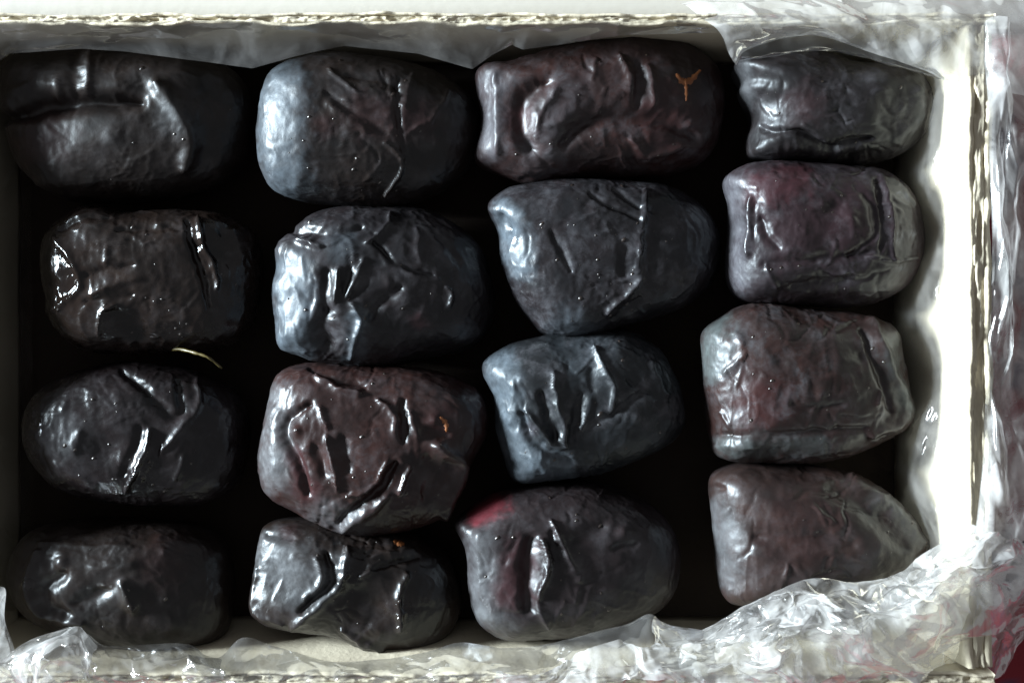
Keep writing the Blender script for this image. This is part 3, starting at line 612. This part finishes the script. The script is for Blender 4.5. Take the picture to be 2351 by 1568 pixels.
 dict(fr='G7', mat=((.015,.0095,.010), BLOOM_SHEEN_GREY, .44, .25), lift=.02, H=1.2, bloom=.25, wr=.5, nb=26,
  label='bottom row date with a pinkish red patch at its upper left tip',
  out=[(50,370),(150,255),(400,125),(700,65),(1000,50),(1300,120),(1550,250),(1700,450),(1740,650),(1680,880),(1550,1040),(1300,1140),(1000,1190),(700,1220),(450,1225),(280,1140),(200,1000),(162,800),(138,550)],
  st=[([(710,490),(760,620),(735,780),(670,930)],34,26),([(650,940),(770,1140)],32,11),([(620,480),(590,750),(590,1000)],75,-16),([(790,420),(820,650)],40,-10),([(780,340),(880,550),(995,800)],28,14),([(1330,430)],80,9),([(1240,550),(1410,505)],36,-10),([(950,480),(1150,380)],70,-8),([(520,480),(420,660)],30,-5),([(1040,640)],60,-6),([(230,450),(250,900)],90,6),([(980,850),(960,950)],40,5)],
  pt=[('r',[(230,290),(370,200)],110,.62),('r',[(500,850),(560,620)],170,.20),('b',[(230,500),(250,1050)],130,.7),('b',[(400,1130)],130,.4),('g',[(720,720)],60,.7)], beads=[(770,40),(765,165),(1145,380),(370,465),(280,760),(1210,1015)]),
 dict(fr='G8', mat=((.019,.0095,.0075), BLOOM_SHEEN_GREY, .48, .16), lift=.24, H=1.15, bloom=.25, wr=.4, nb=10,
  label='long smooth brown date with a pale edge, in lower right corner',
  out=[(128,380),(140,260),(270,200),(500,195),(800,225),(1050,290),(1250,420),(1420,600),(1490,720),(1420,850),(1200,960),(900,1030),(600,1080),(320,1070),(210,1000),(180,850),(155,650),(140,480)],
  st=[([(1000,290),(1200,420),(1460,690)],70,11),([(880,340),(1130,490),(1340,720)],70,-8),([(430,660),(850,670),(1020,690)],75,-11),([(610,840),(560,1000)],26,7),([(120,350),(190,350)],36,-12),([(1120,450),(1200,460)],45,6),([(700,900)],160,6)],
  pt=[('b',[(180,500),(210,900)],120,.7),('b',[(1150,390),(1440,670)],60,.5),('r',[(700,620)],330,.07)], beads=[(795,620),(1390,565),(870,865),(1235,625)]),
]
mats = {}
for i, d in enumerate(DATES):
    d['mat'] = date_material('date_skin', i+1, *d['mat'])
    build_date(d, i+3)

# ------------------------------------------------------------------ clear plastic liner
liner = empty('plastic_liner', (0, 0, ZF+0.01))
tag(liner, 'crumpled clear plastic liner folded over the rim of the date box', 'plastic liner')
def tri_lattice(uv, scale, seed):
    """creased noise: random heights on a triangle lattice, straight facets between"""
    p = uv/scale*0.8
    a = p[:, 0]+0.366*(p[:, 0]+p[:, 1]); b = p[:, 1]+0.366*(p[:, 0]+p[:, 1])
    i = np.floor(a).astype(np.int64); j = np.floor(b).astype(np.int64); f = a-i; g = b-j
    z = np.zeros_like(i)
    h = lambda x, y: _hash(i+x, j+y, z, seed)
    h00, h11, h10, h01 = h(0, 0), h(1, 1), h(1, 0), h(0, 1)
    return np.where(f > g, h00+(h10-h00)*f+(h11-h10)*g, h00+(h01-h00)*g+(h11-h01)*f)
def film(rails, mat, seed, nu=160, nv=40, crumple=((1.1, .12), (.42, .06), (.17, .02)), aniso=(1, 1), warp=0.14, pin=(0, 0), sharp=False):
    """rails: lists of (px, py, z) across the sheet; lofted, then creased"""
    Rr = []
    for r in rails:
        P = np.array([W(*p) for p in r]); P = smooth_poly(P, 6) if len(P) > 2 and not sharp else P
        L = np.concatenate([[0], np.cumsum(np.linalg.norm(np.diff(P, axis=0), axis=1))]); L /= L[-1]
        t = np.linspace(0, 1, nu); Rr.append(np.stack([np.interp(t, L, P[:, c]) for c in range(3)], 1))
    Rr = np.array(Rr); m = len(Rr)
    tv = np.linspace(0, m-1, nv); G = np.zeros((nv, nu, 3))
    for n_, t in enumerate(tv):
        i = min(int(t), m-2); f = t-i
        a = Rr[max(i-1, 0)]; b = Rr[i]; c = Rr[i+1]; e = Rr[min(i+2, m-1)]
        G[n_] = 0.5*(2*b+(c-a)*f+(2*a-5*b+4*c-e)*f*f+(-a+3*b-3*c+e)*f**3) if m > 2 else b+(c-b)*f
    lu = np.linalg.norm(np.diff(G, axis=1), axis=2).sum(1).max(); lv = np.linalg.norm(np.diff(G, axis=0), axis=2).sum(0).max()
    U, Vv = np.meshgrid(np.linspace(0, lu, nu), np.linspace(0, lv, nv)); uv = np.stack([U.ravel()/aniso[0], Vv.ravel()/aniso[1]], 1)
    u3 = np.c_[uv, np.full(len(uv), seed*1.7)]
    uvw = uv+warp*np.stack([fbm(u3*1.1, seed+100, 2), fbm(u3*1.1+40, seed+101, 2)], 1)
    P = G.reshape(-1, 3).copy()
    env = np.ones((nv, 1))
    if pin[0]: env *= sstep(0, pin[0], np.linspace(0, 1, nv))[:, None]*0.8+0.2
    if pin[1]: env *= sstep(0, pin[1], np.linspace(1, 0, nv))[:, None]*0.8+0.2
    env = (env*np.ones((1, nu))).ravel()
    for k, (sc, am) in enumerate(crumple):
        for ax in range(3):
            P[:, ax] += am*(1.0 if ax == 2 else 0.55)*tri_lattice(uvw+k*3.3+ax*9.1, sc, seed*13+k*5+ax)*env
    i = np.arange(nu*nv).reshape(nv, nu)
    F = np.stack([i[:-1, :-1].ravel(), i[:-1, 1:].ravel(), i[1:, 1:].ravel(), i[1:, :-1].ravel()], 1)
    return mesh_obj('film_fold', P, F, mat, liner)

# along the upper wall, from the rim down to a free edge over the top row
film([[(-60,47,.06),(600,50,.05),(1200,49,.05),(1700,48,.05)],
      [(-60,90,-.25),(200,75,-.2),(580,95,-.25),(800,80,-.25),(1090,100,-.25),(1180,78,-.2),(1430,66,-.2),(1700,62,-.2)],
      [(-60,150,-.42),(0,140,-.42),(20,124,-.42),(190,112,-.40),(280,118,-.42),(580,158,-.42),(680,130,-.40),(790,107,-.4),(960,125,-.42),(1085,160,-.42),(1130,128,-.4),(1175,105,-.4),(1200,116,-.4),(1430,82,-.35),(1700,74,-.3)]],
     M_film_mid, 1, 360, 40, ((1.2, .09), (.5, .06), (.2, .015)), (1.6, 1), pin=(.3, .35), sharp=True)
# upper right corner, several layers across the rim
film([[(1560,10,-.2),(1800,-10,-.1),(2120,-15,-.1),(2400,-20,-.3)],
      [(1640,60,.10),(1860,50,.14),(2120,60,.14),(2400,100,.0)],
      [(1690,150,-.25),(1720,112,-.15),(1860,80,-.05),(2010,125,-.10),(2130,165,-.2),(2200,195,-.1),(2420,230,-.2)]],
     M_film_haze, 2, 200, 60, ((1.2, .10), (.5, .06), (.2, .02)), pin=(0, .15))
film([[(1640,40,.12),(1850,45,.16),(2200,60,.12)],
      [(1670,130,-.2),(1870,115,-.15),(2010,130,-.15),(2180,180,-.1)],
      [(1695,142,-.32),(1800,124,-.3),(1860,110,-.28),(1960,130,-.3),(2050,146,-.3),(2180,186,-.3)]],
     M_film_clear, 3, 140, 36, ((.9, .07), (.35, .035), (.15, .012)), pin=(.2, .2))
# right wall: inside, over the rim and out
film([[(2050,150,-2.4),(2060,500,-2.5),(2050,900,-2.5),(2060,1350,-2.4)],
      [(2150,170,-.9),(2125,380,-.8),(2150,520,-.9),(2115,700,-.8),(2148,880,-.9),(2105,1045,-.8),(2140,1300,-.9)],
      [(2195,170,-.3),(2180,380,-.25),(2196,520,-.3),(2176,700,-.25),(2192,880,-.3),(2172,1045,-.25),(2190,1280,-.2)]],
     M_film_mid, 4, 240, 70, ((1.0, .12), (.42, .08), (.18, .02)), (1, 1.2), pin=(0, .4))
film([[(2258,60,.05),(2272,400,.03),(2274,700,.03),(2262,950,.06),(2235,1230,.12)],
      [(2300,50,.03),(2312,300,-.04),(2306,520,.0),(2316,760,-.04),(2300,960,.02),(2290,1250,.06)],
      [(2345,40,-.1),(2350,400,-.22),(2345,700,-.18),(2350,950,-.2),(2345,1250,-.2)],
      [(2440,30,-.3),(2450,400,-.6),(2450,700,-.6),(2450,950,-.6),(2440,1300,-.6)]],
     M_film_skirt, 5, 260, 70, ((1.2, .26), (.5, .16), (.2, .03)), (1.7, .8), pin=(.25, 0))
film([[(2292,560,.10),(2270,800,.12),(2262,1000,.16),(2275,1240,.1)],
      [(2318,540,.05),(2300,760,.20),(2310,960,.15),(2330,1250,-.1)],
      [(2345,520,-.4),(2322,760,-.1),(2342,960,-.2),(2360,1260,-.5)]],
     M_film_clear, 6, 140, 30, ((.8, .10), (.35, .05), (.16, .02)), (1.8, 1))
# lower right: bunched film
film([[(1500,1420,-.5),(1600,1448,-.42),(1690,1402,-.38),(1850,1327,-.36),(1960,1334,-.36),(2060,1318,-.36),(2110,1272,-.3),(2170,1238,-.15),(2230,1205,.10)],
      [(1500,1480,-.1),(1640,1480,.05),(1720,1440,.15),(1860,1385,.3),(1970,1390,.35),(2080,1375,.4),(2150,1325,.4),(2220,1290,.4),(2290,1230,.2)],
      [(1500,1530,.1),(1640,1530,.2),(1740,1500,.35),(1870,1465,.5),(2000,1465,.55),(2120,1430,.55),(2210,1390,.45),(2290,1330,.25),(2350,1250,-.1)],
      [(1500,1590,0),(1650,1590,.05),(1760,1580,.1),(1900,1570,.1),(2040,1560,.1),(2170,1540,-.1),(2260,1500,-.3),(2330,1430,-.5),(2420,1350,-.8)],
      [(1500,1680,-.6),(1660,1680,-.7),(1800,1680,-.8),(1950,1670,-.9),(2120,1640,-1.1),(2270,1590,-1.3),(2335,1500,-1.5),(2390,1430,-1.6),(2480,1380,-1.8)]],
     M_film_haze, 7, 300, 150, ((1.1, .24), (.5, .18), (.24, .05), (.09, .008)), pin=(.12, 0))
film([[(1680,1440,-.2),(1860,1365,.0),(1980,1370,.05),(2090,1330,.05),(2200,1270,.1)],
      [(1690,1500,.2),(1880,1440,.5),(2010,1440,.6),(2140,1400,.6),(2260,1330,.4)],
      [(1700,1580,.2),(1890,1540,.3),(2040,1530,.3),(2190,1490,.1),(2330,1420,-.2)]],
     M_film_mid, 8, 200, 80, ((.8, .2), (.36, .14), (.18, .03)))
# along the lower wall
film([[(430,1500,-.5),(500,1508,-.45),(555,1462,-.5),(631,1482,-.5),(770,1520,-.35),(960,1500,-.4),(1060,1475,-.45),(1167,1487,-.45),(1273,1474,-.45),(1364,1450,-.45),(1440,1432,-.42),(1491,1408,-.42),(1531,1432,-.42),(1640,1450,-.40)],
      [(430,1535,.08),(700,1540,.06),(960,1535,.08),(1200,1530,.08),(1400,1515,.12),(1640,1500,.15)],
      [(430,1575,.10),(700,1580,.10),(960,1575,.10),(1200,1570,.14),(1400,1555,.2),(1640,1550,.2)],
      [(430,1660,-.6),(700,1660,-.6),(960,1660,-.6),(1200,1660,-.6),(1400,1660,-.5),(1640,1660,-.5)]],
     M_film_mid, 9, 360, 70, ((1.0, .14), (.42, .11), (.17, .03)), pin=(.25, 0))
film([[(1130,1540,.1),(1250,1535,.15),(1400,1470,.0),(1440,1475,.0),(1600,1500,.2)],
      [(1120,1600,.2),(1260,1590,.25),(1400,1560,.3),(1480,1560,.3),(1620,1580,.2)]],
     M_film_haze, 10, 130, 40, ((.55, .14), (.25, .08), (.12, .03)))
# lower left: a bright crumple and the sheet beside it
film([[(-40,1440,-.2),(0,1500,-.2),(30,1494,-.35),(75,1466,-.32),(121,1450,-.3),(179,1440,-.3),(218,1478,-.35),(270,1482,-.42),(425,1478,-.45),(470,1500,-.45),(510,1512,-.4)],
      [(-40,1500,.2),(40,1530,.2),(130,1490,.25),(200,1500,.2),(280,1522,.1),(420,1520,.08),(520,1538,.06)],
      [(-40,1570,.3),(50,1570,.3),(130,1560,.3),(220,1565,.2),(300,1575,.1),(420,1575,.1),(520,1575,.1)],
      [(-40,1650,-.2),(50,1650,-.3),(130,1650,-.3),(220,1650,-.4),(300,1650,-.5),(420,1650,-.5),(520,1650,-.5)]],
     M_film_mid, 11, 200, 60, ((.6, .14), (.28, .09), (.12, .03)), pin=(.2, 0))
film([[(-60,1340,.0),(0,1345,-.1),(14,1360,-.15),(10,1420,-.15),(30,1480,-.1),(58,1570,0)],
      [(-90,1400,.3),(-60,1400,.2),(-40,1430,.2),(-40,1480,.2),(-30,1540,.2),(0,1600,.2)]],
     M_film_haze, 12, 80, 30, ((.5, .10), (.22, .05)), pin=(.2, 0))
film([[(18,1500,-.1),(60,1474,-.15),(121,1450,-.22),(180,1442,-.2),(222,1480,-.2)],
      [(20,1540,.25),(70,1510,.3),(125,1490,.3),(185,1492,.25),(222,1510,.1)],
      [(30,1610,.2),(80,1590,.25),(130,1570,.3),(190,1560,.2),(215,1590,.0)]],
     M_film_haze, 14, 90, 70, ((.5, .16), (.25, .10), (.1, .02)), pin=(.15, 0))
# left wall
film([[(62,140,-2.5),(75,500,-2.6),(70,900,-2.6),(80,1180,-2.6),(60,1400,-2.5)],
      [(25,140,-1.9),(35,500,-1.9),(30,900,-2.0),(35,1180,-1.9),(20,1400,-1.8)],
      [(-90,140,-.4),(-90,500,-.4),(-90,900,-.4),(-90,1180,-.4),(-90,1400,-.4)]],
     M_film_clear, 13, 160, 40, ((1.3, .09), (.5, .05), (.2, .015)), (1, 1.3))
